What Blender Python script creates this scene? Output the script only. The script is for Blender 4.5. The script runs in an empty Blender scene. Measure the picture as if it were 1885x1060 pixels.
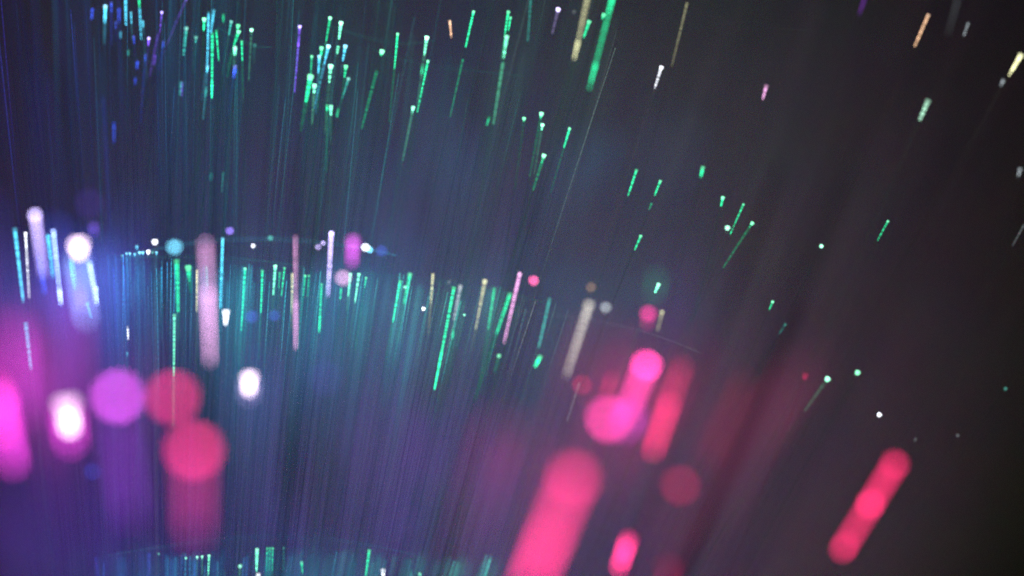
import bpy, math, random
import numpy as np
from mathutils import Vector

random.seed(11)
rng = np.random.default_rng(11)
sc = bpy.context.scene
col = sc.collection

# ------------------------------------------------------------------ camera
F = 0.40            # metres to the sharp plane
FW = 0.20           # metres across the frame there
PXW, PXH = 1885.0, 1060.0
BLUR = 190.0        # photo pixels of blur at infinity
AP = FW * BLUR / PXW                      # aperture diameter
cam = bpy.data.cameras.new('camera')
cam.sensor_width = 36.0
cam.lens = 36.0 * F / FW
cam.clip_start = 0.01
cam.clip_end = 50.0
cam.dof.use_dof = True
cam.dof.focus_distance = F
cam.dof.aperture_fstop = cam.lens / 1000.0 / AP
cam_o = bpy.data.objects.new('camera', cam)
cam_o.rotation_euler = (math.radians(90), 0, 0)
col.objects.link(cam_o)
sc.camera = cam_o

# ------------------------------------------------------------------ world (dark room)
w = bpy.data.worlds.new('World')
sc.world = w
w.use_nodes = True
bg = w.node_tree.nodes['Background']
bg.inputs['Color'].default_value = (0.9, 0.85, 1.0, 1)
bg.inputs['Strength'].default_value = 0.006

# ------------------------------------------------------------------ render settings
sc.view_settings.view_transform = 'Standard'
sc.view_settings.look = 'None'
sc.view_settings.exposure = 0.0
sc.view_settings.gamma = 1.0
sc.render.engine = 'CYCLES'
sc.cycles.max_bounces = 3
sc.cycles.transparent_max_bounces = 96
sc.cycles.diffuse_bounces = 1
sc.cycles.glossy_bounces = 1
sc.cycles.use_denoising = True
sc.cycles.denoising_input_passes = 'RGB_ALBEDO'
sc.cycles.denoising_prefilter = 'NONE'
sc.cycles.use_adaptive_sampling = False
sc.cycles.sample_clamp_direct = 0.0
sc.cycles.sample_clamp_indirect = 2.0
sc.render.dither_intensity = 2.0


def lin(r, g, b):
    def f(v):
        v /= 255.0
        return v / 12.92 if v <= 0.04045 else ((v + 0.055) / 1.055) ** 2.4
    return (f(r), f(g), f(b))


def at(x, y, d):
    """A point seen at photo pixel (x, y), d metres in front of the camera."""
    k = FW / PXW * d / F
    return Vector(((x - PXW / 2) * k, d, -(y - PXH / 2) * k))


# ------------------------------------------------------------------ unseen fill spots added to tint the wall like the haze
WALL_Y = 0.95


def lamp(name, loc, target, rgb, watts, angle, blend=1.0, size=0.02):
    l = bpy.data.lights.new(name, 'SPOT')
    l.energy = watts
    l.color = rgb
    l.spot_size = math.radians(angle)
    l.spot_blend = blend
    l.shadow_soft_size = size
    o = bpy.data.objects.new(name, l)
    o.location = loc
    o.rotation_euler = (Vector(target) - Vector(loc)).to_track_quat('-Z', 'Y').to_euler()
    col.objects.link(o)


def wall_pt(x, y):
    return at(x, y, WALL_Y)


def wash(name, x, y, rgb, watts, angle):
    p = wall_pt(x, y)
    lamp(name, (p.x * 0.8, 0.50, -0.36), p, rgb, watts, angle)


for nm, px, py, ang, rgb in (  # added fill, colours fitted to the background glow
        ('dusk_fill', 150, 560, 55, (0.90, 0.75, 0.55)),
        ('violet_fill', 150, 1050, 50, (0.55, 0.02, 1.75)),
        ('blue_fill', 620, 1000, 50, (0.05, 0.10, 2.90)),
        ('lilac_fill', 700, 150, 70, (1.32, 0.42, 2.05)),
        ('mauve_fill', 1100, 900, 45, (2.20, 1.05, 2.35)),
        ('olive_fill', 1150, 500, 60, (0.92, 1.05, 0.32)),
        ('teal_fill', 800, 350, 45, (0.45, 2.10, 1.40)),
        ('azure_fill', 600, 760, 40, (0.05, 0.70, 3.60))):
    top = max(rgb)
    wash(nm, px, py, tuple(v / top for v in rgb), top, ang)

# ------------------------------------------------------------------ materials


OPACITY = 0.08


def glow_material(name, per_strand):
    m = bpy.data.materials.new(name)
    m.use_nodes = True
    try:
        m.cycles.emission_sampling = 'NONE'
    except Exception:
        pass
    nt = m.node_tree
    b = nt.nodes['Principled BSDF']
    b.inputs['Base Color'].default_value = (0.19, 0.19, 0.19, 1)
    b.inputs['Roughness'].default_value = 0.28
    b.inputs['Specular IOR Level'].default_value = 0.0
    if per_strand:
        c = nt.nodes.new('ShaderNodeAttribute'); c.attribute_name = 'tint'
        g = nt.nodes.new('ShaderNodeAttribute'); g.attribute_name = 'glow'
        nt.links.new(c.outputs['Color'], b.inputs['Emission Color'])
        rnd = None
    else:
        c = nt.nodes.new('ShaderNodeObjectInfo')
        g = nt.nodes.new('ShaderNodeAttribute'); g.attribute_type = 'OBJECT'; g.attribute_name = 'glow'
        nt.links.new(c.outputs['Color'], b.inputs['Emission Color'])
        rnd = c.outputs['Random']
    # nicks and scratches along the fibre let more or less light out
    al = nt.nodes.new('ShaderNodeAttribute'); al.attribute_name = 'along'
    off = nt.nodes.new('ShaderNodeMath'); off.operation = 'MULTIPLY_ADD'
    if rnd:
        nt.links.new(rnd, off.inputs[0])
    else:
        off.inputs[0].default_value = 0.0
    off.inputs[1].default_value = 40.0
    nt.links.new(al.outputs['Fac'], off.inputs[2])
    nz = nt.nodes.new('ShaderNodeTexNoise'); nz.noise_dimensions = '1D'
    nz.inputs['Scale'].default_value = 2.0
    nz.inputs['Detail'].default_value = 3.0
    nz.inputs['Roughness'].default_value = 0.7
    nt.links.new(off.outputs[0], nz.inputs['W'])
    mr = nt.nodes.new('ShaderNodeMapRange')
    mr.inputs['From Min'].default_value = 0.36
    mr.inputs['From Max'].default_value = 0.66
    mr.inputs['To Min'].default_value = 0.24
    mr.inputs['To Max'].default_value = 1.76
    nt.links.new(nz.outputs['Fac'], mr.inputs['Value'])
    mu = nt.nodes.new('ShaderNodeMath'); mu.operation = 'MULTIPLY'
    nt.links.new(mr.outputs[0], mu.inputs[0])
    nt.links.new(g.outputs['Fac'], mu.inputs[1])
    nt.links.new(mu.outputs[0], b.inputs['Emission Strength'])
    # clear acrylic: most of what lies behind shows through the thin strand
    clear = nt.nodes.new('ShaderNodeBsdfTransparent')
    mix = nt.nodes.new('ShaderNodeMixShader')
    mix.inputs['Fac'].default_value = OPACITY
    nt.links.new(clear.outputs[0], mix.inputs[1])
    nt.links.new(b.outputs[0], mix.inputs[2])
    nt.links.new(mix.outputs[0], nt.nodes['Material Output'].inputs['Surface'])
    return m


MAT_FIBRE = glow_material('glowing_fibre', False)
MAT_SPRAY = glow_material('fibre_spray', True)

mt = bpy.data.materials.new('glowing_tip')
mt.use_nodes = True
mt.cycles.emission_sampling = 'NONE'
nt = mt.node_tree
b = nt.nodes['Principled BSDF']
b.inputs['Base Color'].default_value = (0.19, 0.19, 0.19, 1)
b.inputs['Specular IOR Level'].default_value = 0.0
oi = nt.nodes.new('ShaderNodeObjectInfo')
ga = nt.nodes.new('ShaderNodeAttribute'); ga.attribute_type = 'OBJECT'; ga.attribute_name = 'glow'
nt.links.new(oi.outputs['Color'], b.inputs['Emission Color'])
nt.links.new(ga.outputs['Fac'], b.inputs['Emission Strength'])
MAT_TIP = mt

md = bpy.data.materials.new('unlit_fibre')
md.use_nodes = True
b = md.node_tree.nodes['Principled BSDF']
b.inputs['Base Color'].default_value = (0.02, 0.02, 0.022, 1)
b.inputs['Roughness'].default_value = 0.5
MAT_DARK = md

FLECK = 1.0
mw = bpy.data.materials.new('wall_paint')
mw.use_nodes = True
nt = mw.node_tree
b = nt.nodes['Principled BSDF']
b.inputs['Roughness'].default_value = 0.85
b.inputs['Specular IOR Level'].default_value = 0.0
tc = nt.nodes.new('ShaderNodeTexCoord')
nz = nt.nodes.new('ShaderNodeTexNoise')
nz.inputs['Scale'].default_value = 9.0
nz.inputs['Detail'].default_value = 8.0
nz.inputs['Roughness'].default_value = 0.7
nt.links.new(tc.outputs['Object'], nz.inputs['Vector'])
# film grain put into the paint colour as fine multicoloured flecks (about half a millimetre)
fl = nt.nodes.new('ShaderNodeTexWhiteNoise'); fl.noise_dimensions = '3D'
sn = nt.nodes.new('ShaderNodeVectorMath'); sn.operation = 'SNAP'
sn.inputs[1].default_value = (0.0005, 0.0005, 0.0005)
nt.links.new(tc.outputs['Object'], sn.inputs[0])
nt.links.new(sn.outputs[0], fl.inputs['Vector'])
cr = nt.nodes.new('ShaderNodeMix'); cr.data_type = 'RGBA'; cr.blend_type = 'MIX'
cr.inputs[0].default_value = FLECK
cr.inputs[6].default_value = (0.19, 0.185, 0.19, 1)
sq = nt.nodes.new('ShaderNodeMix'); sq.data_type = 'RGBA'; sq.blend_type = 'MULTIPLY'
sq.inputs[0].default_value = 1.0
sq.inputs[7].default_value = (0.95, 0.925, 0.95, 1)
pw = nt.nodes.new('ShaderNodeMix'); pw.data_type = 'RGBA'; pw.blend_type = 'MULTIPLY'
pw.inputs[0].default_value = 1.0
nt.links.new(fl.outputs['Color'], pw.inputs[6])
nt.links.new(fl.outputs['Color'], pw.inputs[7])
p2 = nt.nodes.new('ShaderNodeMix'); p2.data_type = 'RGBA'; p2.blend_type = 'MULTIPLY'
p2.inputs[0].default_value = 1.0
nt.links.new(pw.outputs[2], p2.inputs[6])
nt.links.new(pw.outputs[2], p2.inputs[7])
nt.links.new(p2.outputs[2], sq.inputs[6])
nt.links.new(sq.outputs[2], cr.inputs[7])
nt.links.new(cr.outputs[2], b.inputs['Base Color'])
bp = nt.nodes.new('ShaderNodeBump'); bp.inputs['Strength'].default_value = 0.3
bp.inputs['Distance'].default_value = 0.003
nt.links.new(nz.outputs['Fac'], bp.inputs['Height'])
nt.links.new(bp.outputs['Normal'], b.inputs['Normal'])

# ------------------------------------------------------------------ the setting: one dark wall far behind the fibres


def mesh_object(name, verts, faces, mat, parent=None, smooth=True):
    me = bpy.data.meshes.new(name)
    me.from_pydata([tuple(v) for v in verts], [], faces)
    if smooth:
        me.polygons.foreach_set('use_smooth', [True] * len(me.polygons))
    me.materials.append(mat)
    me.update()
    o = bpy.data.objects.new(name, me)
    col.objects.link(o)
    if parent is not None:
        o.parent = parent
    return o


wv, wf = [], []
for k, yy in enumerate((WALL_Y, WALL_Y + 0.04)):
    for (xx, zz) in ((-1.6, -1.2), (1.6, -1.2), (1.6, 1.2), (-1.6, 1.2)):
        wv.append((xx, yy, zz))
wf = [(0, 1, 2, 3), (7, 6, 5, 4), (0, 4, 5, 1), (1, 5, 6, 2), (2, 6, 7, 3), (3, 7, 4, 0)]
wall = mesh_object('backdrop_wall', wv, wf, mw, smooth=False)
wall['kind'] = 'structure'
wall['label'] = 'dark wall far behind the fibres washed by violet light'

# ------------------------------------------------------------------ fibre geometry
BASE = at(300, 2900, F)
SIDES = 8


def frames(P):
    """Two side vectors for every point of a path."""
    T = np.gradient(P, axis=0)
    T /= np.linalg.norm(T, axis=1)[:, None] + 1e-12
    ref = np.array([0.0, 1.0, 0.0])
    A = np.cross(T, ref)
    A /= np.linalg.norm(A, axis=1)[:, None] + 1e-12
    B = np.cross(T, A)
    return T, A, B


def tube(P, R, sides=SIDES, cap=True):
    P = np.asarray(P, float)
    R = np.broadcast_to(np.asarray(R, float), (len(P),))
    _, A, B = frames(P)
    an = np.arange(sides) / sides * 2 * math.pi
    V = P[:, None, :] + R[:, None, None] * (np.cos(an)[None, :, None] * A[:, None, :] + np.sin(an)[None, :, None] * B[:, None, :])
    V = V.reshape(-1, 3)
    Fc = []
    n = len(P)
    for i in range(n - 1):
        for j in range(sides):
            k = (j + 1) % sides
            Fc.append((i * sides + j, i * sides + k, (i + 1) * sides + k, (i + 1) * sides + j))
    if cap:
        Fc.append(tuple(range(sides)))
        Fc.append(tuple((n - 1) * sides + j for j in reversed(range(sides))))
    along = np.concatenate([[0], np.cumsum(np.linalg.norm(np.diff(P, axis=0), axis=1))]) * 1000.0
    return V, Fc, np.repeat(along, sides)


class Path:
    """A fibre from its tip, along the way the photo shows it, down to the lamp's foot."""
    def __init__(self, tip, direction, reach, base=BASE):
        t = np.linspace(0, 1, 160)[:, None] ** 1.6
        T = np.array(tip)
        C = T + np.array(direction) * reach
        Bp = np.array(base)
        self.p = (1 - t) ** 2 * T + 2 * t * (1 - t) * C + t ** 2 * Bp
        self.s = np.concatenate([[0], np.cumsum(np.linalg.norm(np.diff(self.p, axis=0), axis=1))])

    def pts(self, s0, s1, n):
        s = np.linspace(s0, s1, n)
        return np.stack([np.interp(s, self.s, self.p[:, k]) for k in range(3)], axis=1)


def along_attr(o, along):
    a = o.data.attributes.new('along', 'FLOAT', 'POINT')
    a.data.foreach_set('value', np.asarray(along, np.float32))


def depth(blur):
    """Signed blur (photo pixels): > 0 in front of the sharp plane, < 0 behind it."""
    if blur >= 0:
        return F / (1 + blur / BLUR)
    return F / (1 - min(-blur, 150) / BLUR)


COLOURS = {
    'G': ('green', lin(30, 210, 140)), 'N': ('mint green', lin(120, 255, 200)), 'T': ('teal', lin(50, 165, 150)),
    'C': ('cyan', lin(80, 200, 235)), 'B': ('blue', lin(50, 80, 215)), 'V': ('violet', lin(110, 75, 215)),
    'W': ('white', lin(240, 245, 255)), 'L': ('lavender', lin(200, 180, 255)), 'Y': ('cream', lin(205, 205, 155)),
    'O': ('orange', lin(225, 178, 140)), 'P': ('hot pink', lin(255, 62, 158)), 'R': ('crimson', lin(228, 40, 100)),
    'M': ('magenta', lin(235, 60, 215)), 'K': ('pale pink', lin(205, 145, 195)), 'U': ('purple', lin(135, 55, 195)), 'A': ('pale mint', lin(160, 215, 185)), 'D': ('beige', lin(185, 180, 168)),
    'Q': ('lilac', lin(206, 75, 214)), 'J': ('rose', lin(240, 48, 122)), 'E': ('ice blue', lin(150, 180, 255)), 'H': ('pinkish white', lin(255, 225, 248)), 'S': ('grey', lin(140, 150, 155)),
}
FAN = np.array([300.0, 2950.0])

FIBRES = []      # (empty, x, y, colour code, region, look)


def fibre(x, y, x1, y1, wid, blur, code, seg, tipg, region, extra=()):
    d = depth(blur)
    m_px = FW / PXW * d / F                     # metres per photo pixel at that depth
    ab = abs(blur)
    phys = max(wid - ab, 0.13 * wid, 3.2)       # true width, in photo pixels
    if ab > 30:
        phys = max(phys, 0.20 * wid)
    elif ab > 9:
        phys = max(phys, 0.30 * wid)
    rad = phys * m_px / 2
    vis = max(wid, phys)
    k1 = phys / vis                             # how a line thins out with blur
    k2 = k1 * k1
    T = at(x, y, d)
    ln = math.hypot(x1 - x, y1 - y)
    if ln < 7:
        v = FAN - np.array([x, y]); v = v / np.linalg.norm(v)
        if y < 0:
            v = np.array([0, 1.0])
        end = at(x + v[0] * 60, y + v[1] * 60, d)
    else:
        end = at(x1, y1, d)
    dv = np.array(end - T); dv /= np.linalg.norm(dv)
    dv[1] += random.uniform(-0.02, 0.02)
    path = Path(T, dv, 0.11 * d / F + 0.02)
    name, rgb = COLOURS[code]
    e = bpy.data.objects.new('optical_fibre', None)
    e.empty_display_size = 0.003
    e.location = (0, 0, 0)
    col.objects.link(e)
    total = path.s[-1]
    srad = min(rad * 0.62, 2.0 * m_px)
    # the bare strand
    P = path.pts(0.0, total, 34)
    V, Fc, al = tube(P, srad, 6)
    o = mesh_object('strand', V, Fc, MAT_FIBRE, e)
    along_attr(o, al)
    o.color = rgb + (1,)
    o['glow'] = float(0.003 + 0.007 * random.random()) * (0.6 + min(seg, 1.0)) / OPACITY
    # lit lengths
    spans = []
    if seg > 0 and ln >= 3:
        spans.append((0.0, ln, seg))
    for (a, b_, g_) in extra:
        spans.append((a, b_, g_))
    if ab < 8 and not extra and tipg > 0.3 and x < 1080 and code not in 'OKW':             # a little light leaks on down the strand
        a0 = max(ln, 6.0)
        spans.append((a0, a0 + random.uniform(20, 130), random.uniform(.015, .075) * (1.0 if x < 1080 else 0.5)))
    for (a, b_, g_) in spans:
        s0, s1 = a * m_px, b_ * m_px
        n = max(4, int((b_ - a) / 6) + 2)
        P = path.pts(s0 + (0.8 * rad if a == 0 else 0), s1, n)
        q = np.linspace(0, 1, n)
        R = rad * (0.98 - (0.62 if 8 < ab < 28 or code in 'KY' else (0.45 if ab < 8 else 0.28)) * q)
        R[-1] *= 0.8
        V, Fc, al = tube(P, R)
        o = mesh_object('lit_shaft', V, Fc, MAT_FIBRE, e)
        along_attr(o, al + a * m_px * 1000)
        o.color = rgb + (1,)
        o['glow'] = float(g_ * (0.9 if ab < 8 else 1.2) / k1 / OPACITY)
    # the flared, cut end
    if tipg > 0:
        h = rad * (2.2 if ab < 8 else 1.8)
        P = path.pts(-0.0, h, 5)
        P = np.vstack([P[0] - (P[1] - P[0]) * 0.35, P])
        R = rad * np.array([0.85, 1.3, 1.34, 1.22, 1.05, 0.85])
        V, Fc, al = tube(P, R, 12)
        o = mesh_object('tip', V, Fc, MAT_TIP, e)
        mixw = min(0.4, 0.14 * tipg) if ab < 8 else (min(0.5, 0.12 * tipg) if ab < 30 else 0.0)
        c = tuple(v * (1 - mixw) + mixw for v in rgb)
        o.color = c + (1,)
        kk = k2 * 1.25 if ab > 8 else max(k2, 0.5)
        o['glow'] = float(tipg * (1.1 if ab < 8 else 1.0) / kk)
    if ab >= 22:
        look = 'blurred round'
    elif ln < 14 or seg <= 0:
        look = 'short dotlike'
    elif ln < 55:
        look = 'short'
    else:
        look = 'long'
    FIBRES.append((e, x, y, name, region, look))
    return e


# x y  x1 y1  width blur colour shaft tip  (+ from,to,glow of further lit lengths)
TABLE = {  # some wide-blur rows are added only as halo, bloom and haze
 'the bunch in the upper corner beside the blue streaks': '''
170 15 169 35 10 8 B .35 0
194 10 193 40 11 -5 C .9 1.6
219 15 219 42 10 9 B .35 0
231 -8 232 46 9 -4 C .55 0
255 -15 257 14 8 4 G .7 0
257 14 260 72 7 -4 C .45 .2
298 21 294 60 7 2 V .25 1.6
343 -2 306 82 7 4 V .12 .6
274 69 273 84 8 3 V .7 2.0
291 62 275 140 7 4 V .12 .2
253 112 252 127 8 5 B .6 0
286 100 284 120 7 4 V .3 0
210 225 210 262 8 6 B .3 0
205 4 205 22 7 4 B .5 .5
213 40 213 52 6 4 B .4 .4
222 58 222 70 6 4 C .35 .3
241 22 242 44 6 3 C .45 .5
246 66 247 80 6 3 B .5 .5
263 38 264 52 6 3 C .45 .5
236 92 236 102 6 4 T .35 .3
249 142 249 156 6 5 B .35 .2
268 100 267 112 6 4 B .45 .4
301 76 299 90 6 4 B .4 .4
''',
 'the teal and green bunch near the top': '''
343 50 338 102 10 3 T .5 .9 | 100,127,.25
361 67 360 78 9 3 T .4 .7
376 33 375 57 9 2 G .9 1.4
394 18 388 60 9 4 C .45 .4
384 22 381 125 8 3 C .5 .2
382 121 381 133 8 3 C .9 .9
380 160 378 178 8 4 T .6 .4
391 60 390 181 8 2 G .65 .3 | 90,120,.9
398 55 403 112 7 2 G .55 .3
411 26 411 41 9 4 G .4 .3
426 38 421 66 8 2 T .5 .8
439 45 437 54 9 2 G .6 .9
440 56 430 85 9 2 G .6 1.2
433 86 432 101 10 4 N 1.2 1.4
433 121 430 143 9 5 B 1.2 1.2
445 75 446 112 7 2 G .6 .6
463 53 462 58 8 2 N .3 1.4
469 81 468 86 8 4 T .3 .4
335 150 335 176 8 4 V .3 0
''',
 'the bright bunch at the top centre': '''
552 47 542 170 8 2 V .35 1.7 | 30,40,.7
608 31 600 78 8 2 G .4 1.5
628 40 624 72 9 2 N .8 1.5 | 45,60,.4
636 83 631 112 9 2 C .6 1.2
592 86 591 102 9 2 G .8 1.1
605 83 597 117 9 2 C .55 1.6 | 34,120,.12
574 102 572 138 7 2 G .3 1.0
588 102 586 135 9 3 C .6 1.4
572 138 563 188 13 3 G .9 1.2
579 155 578 171 10 3 N .9 1.2
609 119 606 153 10 2 N .55 1.3
637 120 634 143 9 2 G .5 1.0
642 143 630 180 9 3 T .35 1.0
609 194 609 212 10 3 N .9 .9
602 193 602 205 8 3 G .8 .5
623 199 620 216 7 4 G .4 .2
704 92 701 103 10 2 G .5 1.4 | 40,150,.12
732 61 726 127 7 2 G .75 1.2
786 67 781 102 9 2 N .6 1.7
788 111 776 168 7 2 G .65 1.2 | 57,98,.4
778 120 776 138 8 5 G .5 .3
761 196 759 206 9 3 N .9 1.2
828 38 831 69 7 3 O .6 .9
872 20 857 87 7 2 G .75 1.1 | 90,200,.1
936 20 929 66 8 2 G .6 .8
940 31 936 56 7 2 G .6 .8
933 66 927 107 11 4 N .5 .9 | 50,165,.1
901 215 896 231 6 4 G .4 .2
''',
 'the loose fibres right of the top centre': '''
1028 15 1027 19 10 3 L .3 1.6
1057 20 1056 24 8 5 S .2 .3
977 -2 972 76 6 4 T .25 0
1082 -6 1057 110 19 13 Y .18 0 | 84,116,.3
1085 38 1074 70 10 3 G .6 .9
1128 -6 1085 165 19 14 G .22 0 | 0,30,.35 | 126,165,.28
1112 25 1108 36 10 3 G .5 .8
1265 4 1237 122 6 4 Y .14 0
1218 122 1205 163 9 2 W .38 .9
1411 157 1404 183 12 7 K .6 .4
965 216 964 224 8 2 G .4 1.2
997 207 995 218 9 2 G .6 1.5
999 228 997 240 8 2 N .6 1.4
1049 235 1038 272 7 2 G .7 1.1
1002 284 997 300 9 2 G .5 1.6 | 16,70,.12
''',
 'the scattered sparks on the dark side': '''
1172 312 1156 360 7 2 G .65 .6
1216 332 1205 360 7 2 G .6 .9 | 45,58,.15
1294 307 1290 326 11 5 G .8 .8
1331 362 1327 380 8 2 G .7 1.2
1369 375 1350 418 6 2 G .4 .8 | 50,62,.4
1340 417 1339 422 11 4 N .6 1.6
1386 409 1380 418 8 2 G .5 1.3 | 10,100,.08
1180 433 1168 461 7 2 G .5 1.0
1213 522 1206 538 9 3 N 1.0 1.3
1212 500 1202 545 60 54 G .045 0
1635 406 1615 443 6 2 G .35 1.0
1513 451 1512 455 8 2 N .3 1.6
1878 310 1874 326 14 10 S .3 .2
1886 412 1864 452 5 3 S .12 0
1709 27 1684 85 12 8 O .28 .8
1783 41 1774 66 10 8 S .2 .2
1880 100 1858 138 16 9 Y .75 .5
1848 145 1842 158 14 9 S .3 0
1709 184 1693 221 16 8 A .32 .35
1592 -4 1582 26 14 12 U .1 0
1764 -6 1745 65 20 18 S .03 0
1423 554 1416 570 7 2 G .4 1.2
1446 596 1434 615 5 3 T .2 .5
1485 684 1480 698 18 7 R .22 0
1525 695 1520 702 12 4 N .5 1.4 | 12,75,.03
1580 683 1577 688 12 4 G .5 1.4
1620 761 1619 766 10 3 W .4 1.3
1852 714 1850 718 9 4 T .2 .5
1764 800 1763 804 7 4 S .2 .3
1687 805 1683 813 6 4 S .12 0
''',
 'the cold blue cluster at the side edge': '''
27 420 43 556 13 7 C .6 .3 | 175,262,.3
47 428 49 462 9 4 W .6 1.4 | 36,120,.3
72 470 82 540 16 14 B .6 0
64 392 79 505 29 27 L .5 .75
98 424 113 560 14 11 E .75 .6 | 110,138,.9
88 432 98 512 11 9 C .6 .2
144 446 147 472 54 38 H .95 .8
140 470 160 590 62 58 E .3 0
131 478 139 532 12 12 C .6 0
164 480 178 560 16 13 E .8 0
147 528 150 570 30 26 V .5 0
176 526 178 560 14 10 E .8 0
160 556 168 585 8 4 C .45 0
172 415 173 430 24 23 V .35 .25
163 368 166 384 58 54 V .12 .05
''',
 'the beaded row at the middle arc': '''
225 469 225 474 6 2 T .3 .8
233 465 233 470 6 2 C .4 1.0
239 465 239 470 6 2 C .4 1.0
248 466 248 472 6 2 C .4 .8
257 463 257 469 7 2 C .4 1.2
263 463 263 469 7 2 C .4 1.0
273 461 273 468 9 3 W .6 1.8
281 463 281 468 6 2 T .3 .7
288 463 288 470 6 2 C .4 .9
252 452 252 458 8 4 C .5 .8
285 442 284 447 14 7 W .8 1.5
235 600 236 625 5 2 W 1.0 .2
234 648 234 656 4 2 C .5 .4
321 451 321 454 31 28 C .1 .75
423 423 423 426 17 14 V .1 .8
410 438 406 568 9 4 C .75 .9
466 451 466 455 10 6 W .3 .7
498 436 498 440 14 9 T .15 .4
378 442 388 665 40 38 K .3 0 | 90,226,.42
416 572 415 598 18 10 W 1.2 1.0
463 580 463 586 24 22 B .05 .35
505 578 505 584 22 20 B .05 .35
''',
 'the green tier along the middle arc': '''
325 478 328 575 13 4 G .75 .5
321 578 320 692 8 2 N .5 .4
346 489 349 517 13 3 G .6 .8
363 497 362 576 8 3 Y .5 .6
380 490 382 530 7 3 T .35 .4
389 316 388 332 7 5 T .2 .1
411 317 408 354 5 3 T .2 .2
451 493 444 608 7 2 G .75 1.2
483 497 480 576 7 2 G .7 .6
507 488 503 543 8 2 N .7 1.2
515 501 513 530 5 2 G .4 .5
524 492 518 545 6 2 G .5 .7
538 503 537 577 8 3 Y .5 .7
544 434 546 643 14 12 K .3 .1 | 120,209,.35
562 506 558 545 5 2 G .4 .9
569 506 566 545 5 2 G .4 .8
586 453 586 457 13 11 L .1 .5
595 446 595 450 11 9 L .1 .6
610 428 604 545 14 10 L .55 1.0
592 522 588 612 7 3 G .5 .7 | 60,90,.6
645 503 641 545 8 2 N .6 .8
661 503 653 558 8 2 N .6 .8
674 510 671 530 6 2 G .5 1.0
628 530 626 551 7 3 G .6 .5
650 440 648 485 33 29 Q .5 .4
632 508 632 511 30 28 K .1 .8
673 453 674 457 18 14 W .2 1.2
681 458 682 462 15 12 C .2 .9
703 459 703 463 22 20 B .05 .35
737 516 723 593 8 2 G .8 .6
755 503 744 561 11 4 G .6 .8
746 527 745 531 8 3 N .4 1.2
797 504 793 560 9 4 Y .45 .7
827 517 826 522 7 4 S .2 .4
836 528 800 718 9 2 G .7 .5 | 120,192,.6
848 525 835 590 11 4 S .5 .7
834 606 833 624 8 4 G .5 .4
780 566 779 569 8 2 W .3 1.6
855 578 855 581 5 2 N .2 .9
893 515 876 606 13 7 Y .3 .8
910 530 899 606 11 7 G .35 .5
939 540 914 614 12 5 G .7 .7
957 503 928 632 13 9 K .5 .6
919 653 918 657 11 5 G .3 1.2
983 514 983 518 20 18 P .1 .8
1012 549 992 640 11 8 T .25 .6
995 655 985 675 14 8 G .9 .8
1085 558 1042 692 27 22 D .34 .35
1088 526 1087 534 20 18 O .05 .15
1116 563 1115 567 25 20 S .1 .55
1067 703 1043 777 5 3 S .18 0
1219 573 1210 610 13 10 Y .12 .3
''',
 'the pink glow to the right of the middle': '''
1194 573 1191 600 33 30 P .12 .42
1192 668 1150 768 61 57 P .42 1.1
1123 765 1119 780 88 84 P .3 .65
1165 750 1150 790 80 76 M .3 0
1258 668 1202 835 50 50 R .16 0 | 75,175,.42
1072 705 1070 715 38 36 R .1 .2
1128 690 1115 730 36 34 R .16 0
1372 695 1306 850 66 64 R .03 0
1255 888 1253 894 76 73 R .04 .17
1240 700 1210 760 60 55 R .06 0
''',
 'the large pink glows along the lower edge': '''
1060 872 972 1085 110 104 J .34 .3 | 120,240,.22
1158 990 1139 1048 50 42 J .95 .15
1232 1040 1225 1075 62 58 R .14 .06
1650 850 1550 1016 59 55 R .36 .3 | 84,102,.8 | 178,194,.45
''',
 'the magenta and red glows in the lower corner': '''
0 728 24 858 84 74 M .42 .25
-10 700 4 800 84 76 P .26 0
122 736 129 796 74 44 H 1.3 .4
122 752 131 818 84 78 M .45 0
215 722 218 736 106 100 Q .22 .8
215 760 240 950 104 100 U .16 0
318 723 318 734 108 100 J .12 .42
357 820 357 830 118 110 J .18 .46
357 840 358 985 112 104 P .11 0
459 690 458 724 46 32 H 1.1 .7
459 696 458 730 58 54 L .16 0
170 865 170 871 34 32 B .05 .16
600 690 600 698 66 64 V .03 .06
700 755 715 850 190 185 U .05 0
830 770 835 860 190 185 U .05 0
20 600 28 760 120 115 M .16 0
70 600 80 800 210 200 M .05 0
100 880 105 1060 260 250 V .07 0
20 470 26 600 150 140 V .07 0
110 430 122 570 130 120 B .10 0
300 880 300 1060 240 230 V .05 0
''',
 'the lowest tier at the lower edge': '''
342 1026 342 1030 6 2 N .3 1.0
363 1024 363 1030 6 2 N .3 1.2
372 1023 372 1030 6 2 N .3 1.1
385 1021 383 1062 7 2 N .7 1.2
292 1018 292 1022 5 2 T .3 .7
442 1040 442 1044 9 3 N .3 1.0
473 1010 472 1052 9 3 N .9 1.2
492 1008 491 1050 4 2 G .5 .5
497 1008 496 1050 4 2 G .5 .6
502 1008 501 1050 4 2 G .5 .7
522 1007 522 1050 4 2 T .3 .6
555 1034 557 1055 8 3 G .5 1.0
680 1012 673 1062 9 3 G .65 .7
705 1048 705 1064 11 4 W 1.0 .9
772 1055 774 1062 9 4 N .5 .9
757 1050 757 1064 9 5 T .4 .3
475 1056 476 1066 10 3 W .9 .9
''',
}
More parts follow.
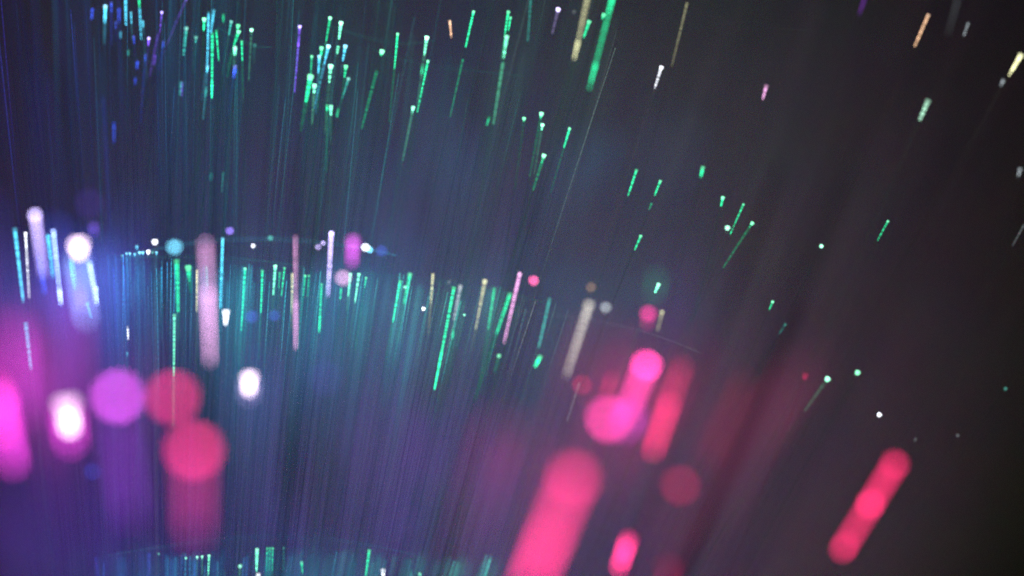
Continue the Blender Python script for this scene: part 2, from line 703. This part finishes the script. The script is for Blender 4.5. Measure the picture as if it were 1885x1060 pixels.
for region, txt in TABLE.items():
    for line in txt.strip().splitlines():
        bits = line.split('|')
        f = bits[0].split()
        nums = [float(v) for v in f[:6]]
        code = f[6]
        seg, tg = float(f[7]), float(f[8])
        extra = [tuple(float(q) for q in z.split(',')) for z in bits[1:]]
        if 0 < abs(nums[5]) <= 6:
            nums[5] = (abs(nums[5]) * 1.2 + 1.6) * random.choice((-1, 1))
            nums[4] += 0.8
        fibre(nums[0], nums[1], nums[2], nums[3], nums[4], nums[5], code, seg, tg, region, extra)

# ------------------------------------------------------------------ the mass of faint fibres behind and between


def spray(name, label, strands):
    """strands: (x, y, x1, y1, width, blur, rgb, glow, falloff px); one mesh."""
    VV, FF, TT, GG, AA = [], [], [], [], []
    n0 = 0
    for (x, y, x1, y1, wid, blur, rgb, g, fall) in strands:
        d = depth(blur)
        m = FW / PXW * d / F
        T = at(x, y, d)
        dv = np.array(at(x1, y1, d) - T); dv /= np.linalg.norm(dv)
        path = Path(T, dv, 0.11 * d / F + 0.02)
        n = 16
        s = (np.linspace(0, 1, n) ** 1.7) * path.s[-1]
        P = np.stack([np.interp(s, path.s, path.p[:, k]) for k in range(3)], axis=1)
        V, Fc, al = tube(P, wid * m / 2, 5)
        VV.append(V)
        FF += [tuple(i + n0 for i in q) for q in Fc]
        n0 += len(V)
        TT.append(np.tile(np.array(rgb + (1,), np.float32), (len(V), 1)))
        gl = g / OPACITY * (0.008 + 0.992 / (1 + (s / (fall * m)) ** 4.5))
        GG.append(np.repeat(gl, 5))
        AA.append(al + random.random() * 900)
    o = mesh_object(name, np.vstack(VV), FF, MAT_SPRAY)
    me = o.data
    a = me.attributes.new('tint', 'FLOAT_COLOR', 'POINT'); a.data.foreach_set('color', np.vstack(TT).ravel())
    a = me.attributes.new('glow', 'FLOAT', 'POINT'); a.data.foreach_set('value', np.concatenate(GG).astype(np.float32))
    a = me.attributes.new('along', 'FLOAT', 'POINT'); a.data.foreach_set('value', np.concatenate(AA).astype(np.float32))
    o['kind'] = 'stuff'
    o['label'] = label
    o['category'] = 'fibres'
    return o


def toward(x, y, L=200, jit=0.015):
    v = FAN - np.array([x, y]); v /= np.linalg.norm(v)
    v[0] += random.gauss(0, jit)
    return x + v[0] * L, y + v[1] * L


def tone(x, k=0.0):
    """Strand glow colours from one side of the lamp to the other."""
    stops = [(-100, lin(70, 60, 220)), (120, lin(60, 90, 230)), (300, lin(50, 150, 210)), (480, lin(45, 160, 175)),
             (900, lin(60, 175, 155)), (1150, lin(120, 150, 140)), (1400, lin(120, 100, 110)), (2000, lin(110, 80, 90))]
    x += random.gauss(0, 90) + k
    for (a, ca), (b_, cb) in zip(stops, stops[1:]):
        if x <= b_:
            t = max(0.0, min(1.0, (x - a) / (b_ - a)))
            return tuple(p * (1 - t) + q * t for p, q in zip(ca, cb))
    return stops[-1][1]


ARC_X = [0, 180, 330, 480, 640, 750, 850, 950, 1050, 1300]
ARC_Y = [440, 468, 482, 492, 502, 508, 525, 535, 560, 655]

def clumps(n, lo, hi, bias=None):
    return [(random.gauss(*bias) if bias and random.random() < .6 else random.uniform(lo, hi)) for _ in range(n)]


def spread():
    return min(4.5, math.exp(random.gauss(0, 0.85)))


up = []
cl = clumps(46, -60, 1150, (420, 230))
for i in range(400):
    x = random.choice(cl) + random.gauss(0, 9) if i % 3 else random.uniform(-80, 1150)
    y = random.uniform(-220, 190)
    x1, y1 = toward(x, y, jit=0.03)
    sharp = random.random() < .42
    bl = random.choice((-1, 1)) * (random.uniform(1, 6) if sharp else random.uniform(8, 40))
    up.append((x, y, x1, y1, random.uniform(1.4, 2.2) if sharp else random.uniform(2.4, 4.4), bl, tone(x), (.038 if sharp else .022) * spread(), random.uniform(90, 420)))
spray('upper_fibre_spray', 'faint blue to green fibres crowding the upper half behind the bright tips', up)

mid = []
cl = clumps(58, 170, 1060, (420, 190))
for i in range(430):
    x = random.choice(cl) + random.gauss(0, 7) if i % 3 else random.uniform(150, 1060)
    if x < 20 or x > 1080:
        continue
    y = np.interp(x, ARC_X, ARC_Y) + abs(random.gauss(0, 24)) - 6
    x1, y1 = toward(x, y, jit=0.03)
    sharp = random.random() < .46
    bl = random.choice((-1, 1)) * (random.uniform(1, 5) if sharp else random.uniform(9, 44))
    mid.append((x, y, x1, y1, random.uniform(1.3, 2.4) if sharp else random.uniform(2.5, 5.0), bl, tone(x, 60), (.125 if sharp else .066) * spread(), random.uniform(40, 150) if sharp else random.uniform(40, 230)))
spray('middle_fibre_spray', 'dense teal fibres hanging below the middle arc like a curtain', mid)

low = []
cl = clumps(30, 180, 950)
for i in range(260):
    x = random.choice(cl) + random.gauss(0, 7) if i % 3 else random.uniform(170, 960)
    y = 1012 + abs(random.gauss(0, 16)) + 0.00006 * (x - 500) ** 2
    x1, y1 = toward(x, y, jit=0.03)
    low.append((x, y, x1, y1, random.uniform(2.0, 4.4), random.choice((-1, 1)) * random.uniform(3, 24), tone(x, -60), .085 * spread(), random.uniform(40, 120)))
spray('lower_fibre_spray', 'dense blue and teal fibres crowding the lower edge', low)

near = []  # blurred strands added to imitate local haze and lens bloom
for (cx, cy, sx, sy, n, rgb, g) in (
        (110, 450, 90, 40, 16, lin(100, 105, 255), .40),
        (60, 620, 60, 60, 10, lin(230, 60, 200), .24),
        (180, 640, 120, 60, 10, lin(140, 70, 220), .22),
        (420, 480, 190, 40, 16, lin(55, 135, 195), .42),
        (760, 520, 170, 40, 12, lin(70, 130, 160), .22),
        (780, 240, 260, 80, 14, lin(70, 140, 190), .17),
        (640, 640, 120, 50, 12, lin(80, 120, 200), .26),
        (600, 870, 200, 50, 16, lin(115, 95, 215), .18),
        (500, 1020, 230, 12, 18, lin(60, 140, 190), .30),
        (980, 535, 150, 22, 12, lin(80, 135, 160), .22),
        (1250, 690, 90, 50, 8, lin(235, 60, 140), .20),
        (1185, 670, 60, 50, 10, lin(240, 50, 140), .28),
        (1040, 840, 70, 60, 8, lin(240, 50, 140), .28),
        (1270, 540, 120, 40, 8, lin(120, 90, 190), .10),
        (1350, 720, 110, 70, 9, lin(200, 70, 130), .10)):
    for q in range(n):
        x = random.gauss(cx, sx); y = random.gauss(cy, sy)
        x1, y1 = toward(x, y)
        near.append((x, y, x1, y1, random.uniform(7, 11), random.uniform(70, 150), rgb, g * random.uniform(.5, 1.5), random.uniform(60, 200)))
spray('near_haze_spray', 'added fibres close to the lens, blurred into soft violet and pink haze', near)

far = []
for i in range(120):
    x = random.uniform(950, 1950)
    y = random.uniform(-200, 700)
    x1, y1 = toward(x, y)
    far.append((x, y, x1, y1, random.uniform(2.5, 4), random.choice((-1, 1)) * random.uniform(20, 70), tone(x), random.uniform(.01, .07), random.uniform(150, 400)))
spray('sparse_fibre_spray', 'dim greyish fibres fanning out over the dark side', far)

# ------------------------------------------------------------------ unlit fibres standing close to the lens
DARK = [(1440, 300, 1180, 1000, 38, 50), (1560, 330, 1330, 900, 38, 58), (1620, 120, 1420, 640, 38, 80), (1480, 560, 1250, 1090, 36, 44),
        (110, 120, 130, 560, 22, 40), (545, 300, 535, 700, 18, 30), (395, 330, 392, 640, 14, 24), (1780, 260, 1500, 800, 36, 90)]
DARK_LABELS = ['broad dark unlit fibre slanting down past the pink glows', 'dark unlit fibre slanting beside the short crimson spark',
               'dark unlit fibre slanting between the scattered green sparks', 'dark unlit fibre slanting down to the dim round crimson glow',
               'dark unlit upright fibre above the white and blue cluster', 'dark unlit upright fibre behind the slim pale pink streak',
               'dark unlit upright fibre behind the wide pale pink streak', 'dark unlit fibre slanting toward the pill shaped crimson glow']
for (x, y, x1, y1, wid, bl), lab in zip(DARK, DARK_LABELS):
    d = depth(bl); m = FW / PXW * d / F
    T = at(x, y, d)
    dv = np.array(at(x1, y1, d) - T); dv /= np.linalg.norm(dv)
    path = Path(T, dv, 0.13)
    V, Fc, al = tube(path.pts(0, path.s[-1], 30), wid * (0.17 if x > 1400 else 0.17) * m / 2, 8)
    o = mesh_object('unlit_fibre', V, Fc, MAT_DARK)
    o['label'] = lab; o['category'] = 'fibre'; o['group'] = 'unlit fibres'

# ------------------------------------------------------------------ thin fibres bent across the others
BENT = [
    ([(222, 478), (330, 444), (470, 436), (600, 446), (730, 470)], 2.4, 'C', .30, 'thin cyan fibre bent in a shallow arc above the green tier'),
    ([(232, 474), (300, 470), (420, 474), (560, 492)], 2.0, 'T', .28, 'thin teal fibre bent under the beaded row'),
    ([(640, 500), (760, 512), (880, 530), (1000, 556)], 2.2, 'T', .18, 'thin teal fibre bent through the heads of the green tier'),
    ([(560, 545), (760, 562), (960, 575), (1130, 598), (1290, 650)], 2.2, 'S', .18, 'thin grey fibre bent across the middle tier toward the pink glow'),
    ([(600, 45), (660, 48), (730, 60), (800, 74)], 2.0, 'T', .20, 'thin teal fibre bent across the bright bunch at the top'),
    ([(690, 92), (760, 98), (860, 112), (960, 140)], 1.8, 'T', .14, 'thin teal fibre bent right below the orange tip at the top'),
    ([(400, 50), (440, 60), (500, 86)], 2.0, 'T', .22, 'thin teal fibre bent across the teal bunch near the top'),
    ([(1250, 8), (1330, 14), (1420, 30), (1500, 56)], 2.0, 'S', .04, 'thin grey fibre bent beside the faint cream streak'),
    ([(200, 1022), (340, 1014), (480, 1010), (620, 1012), (760, 1020)], 2.2, 'C', .16, 'thin cyan fibre bent along the lowest tier'),
]
for pts, wid, code, g, lab in BENT:
    d = F * random.uniform(0.985, 1.02); m = FW / PXW * d / F
    K = np.array([at(px, py, d) for px, py in pts])
    t = np.linspace(0, 1, len(K)); tt = np.linspace(0, 1, 40)
    P = np.stack([np.polyval(np.polyfit(t, K[:, k], min(3, len(K) - 1)), tt) for k in range(3)], axis=1)
    P[:, 1] += 0.02 * np.sin(tt * math.pi)
    V, Fc, al = tube(P, wid * m / 2, 6)
    o = mesh_object('bent_fibre', V, Fc, MAT_FIBRE)
    along_attr(o, al)
    o.color = COLOURS[code][1] + (1,)
    o['glow'] = g * 0.4 / OPACITY
    o['label'] = lab; o['category'] = 'fibre'; o['group'] = 'fibres bent across the others'

# ------------------------------------------------------------------ labels that single each fibre out
ORD = ['first', 'second', 'third', 'fourth', 'fifth', 'sixth', 'seventh', 'eighth', 'ninth', 'tenth', 'eleventh', 'twelfth',
       'thirteenth', 'fourteenth', 'fifteenth', 'sixteenth', 'seventeenth', 'eighteenth', 'nineteenth', 'twentieth']
buckets = {}
for rec in FIBRES:
    buckets.setdefault((rec[4], rec[3], rec[5]), []).append(rec)
for (region, cname, look), recs in buckets.items():
    recs.sort(key=lambda r: r[1])
    for i, r in enumerate(recs):
        if len(recs) == 1:
            lab = 'only %s %s fibre in %s' % (look, cname, region)
        elif i == 0:
            lab = 'leftmost %s %s fibre in %s' % (look, cname, region)
        elif i == len(recs) - 1:
            lab = 'rightmost %s %s fibre in %s' % (look, cname, region)
        else:
            lab = '%s %s %s fibre in %s' % (ORD[i], look, cname, region)
        r[0]['label'] = lab
        r[0]['category'] = 'fibre'
        r[0]['group'] = 'glowing fibres of ' + region
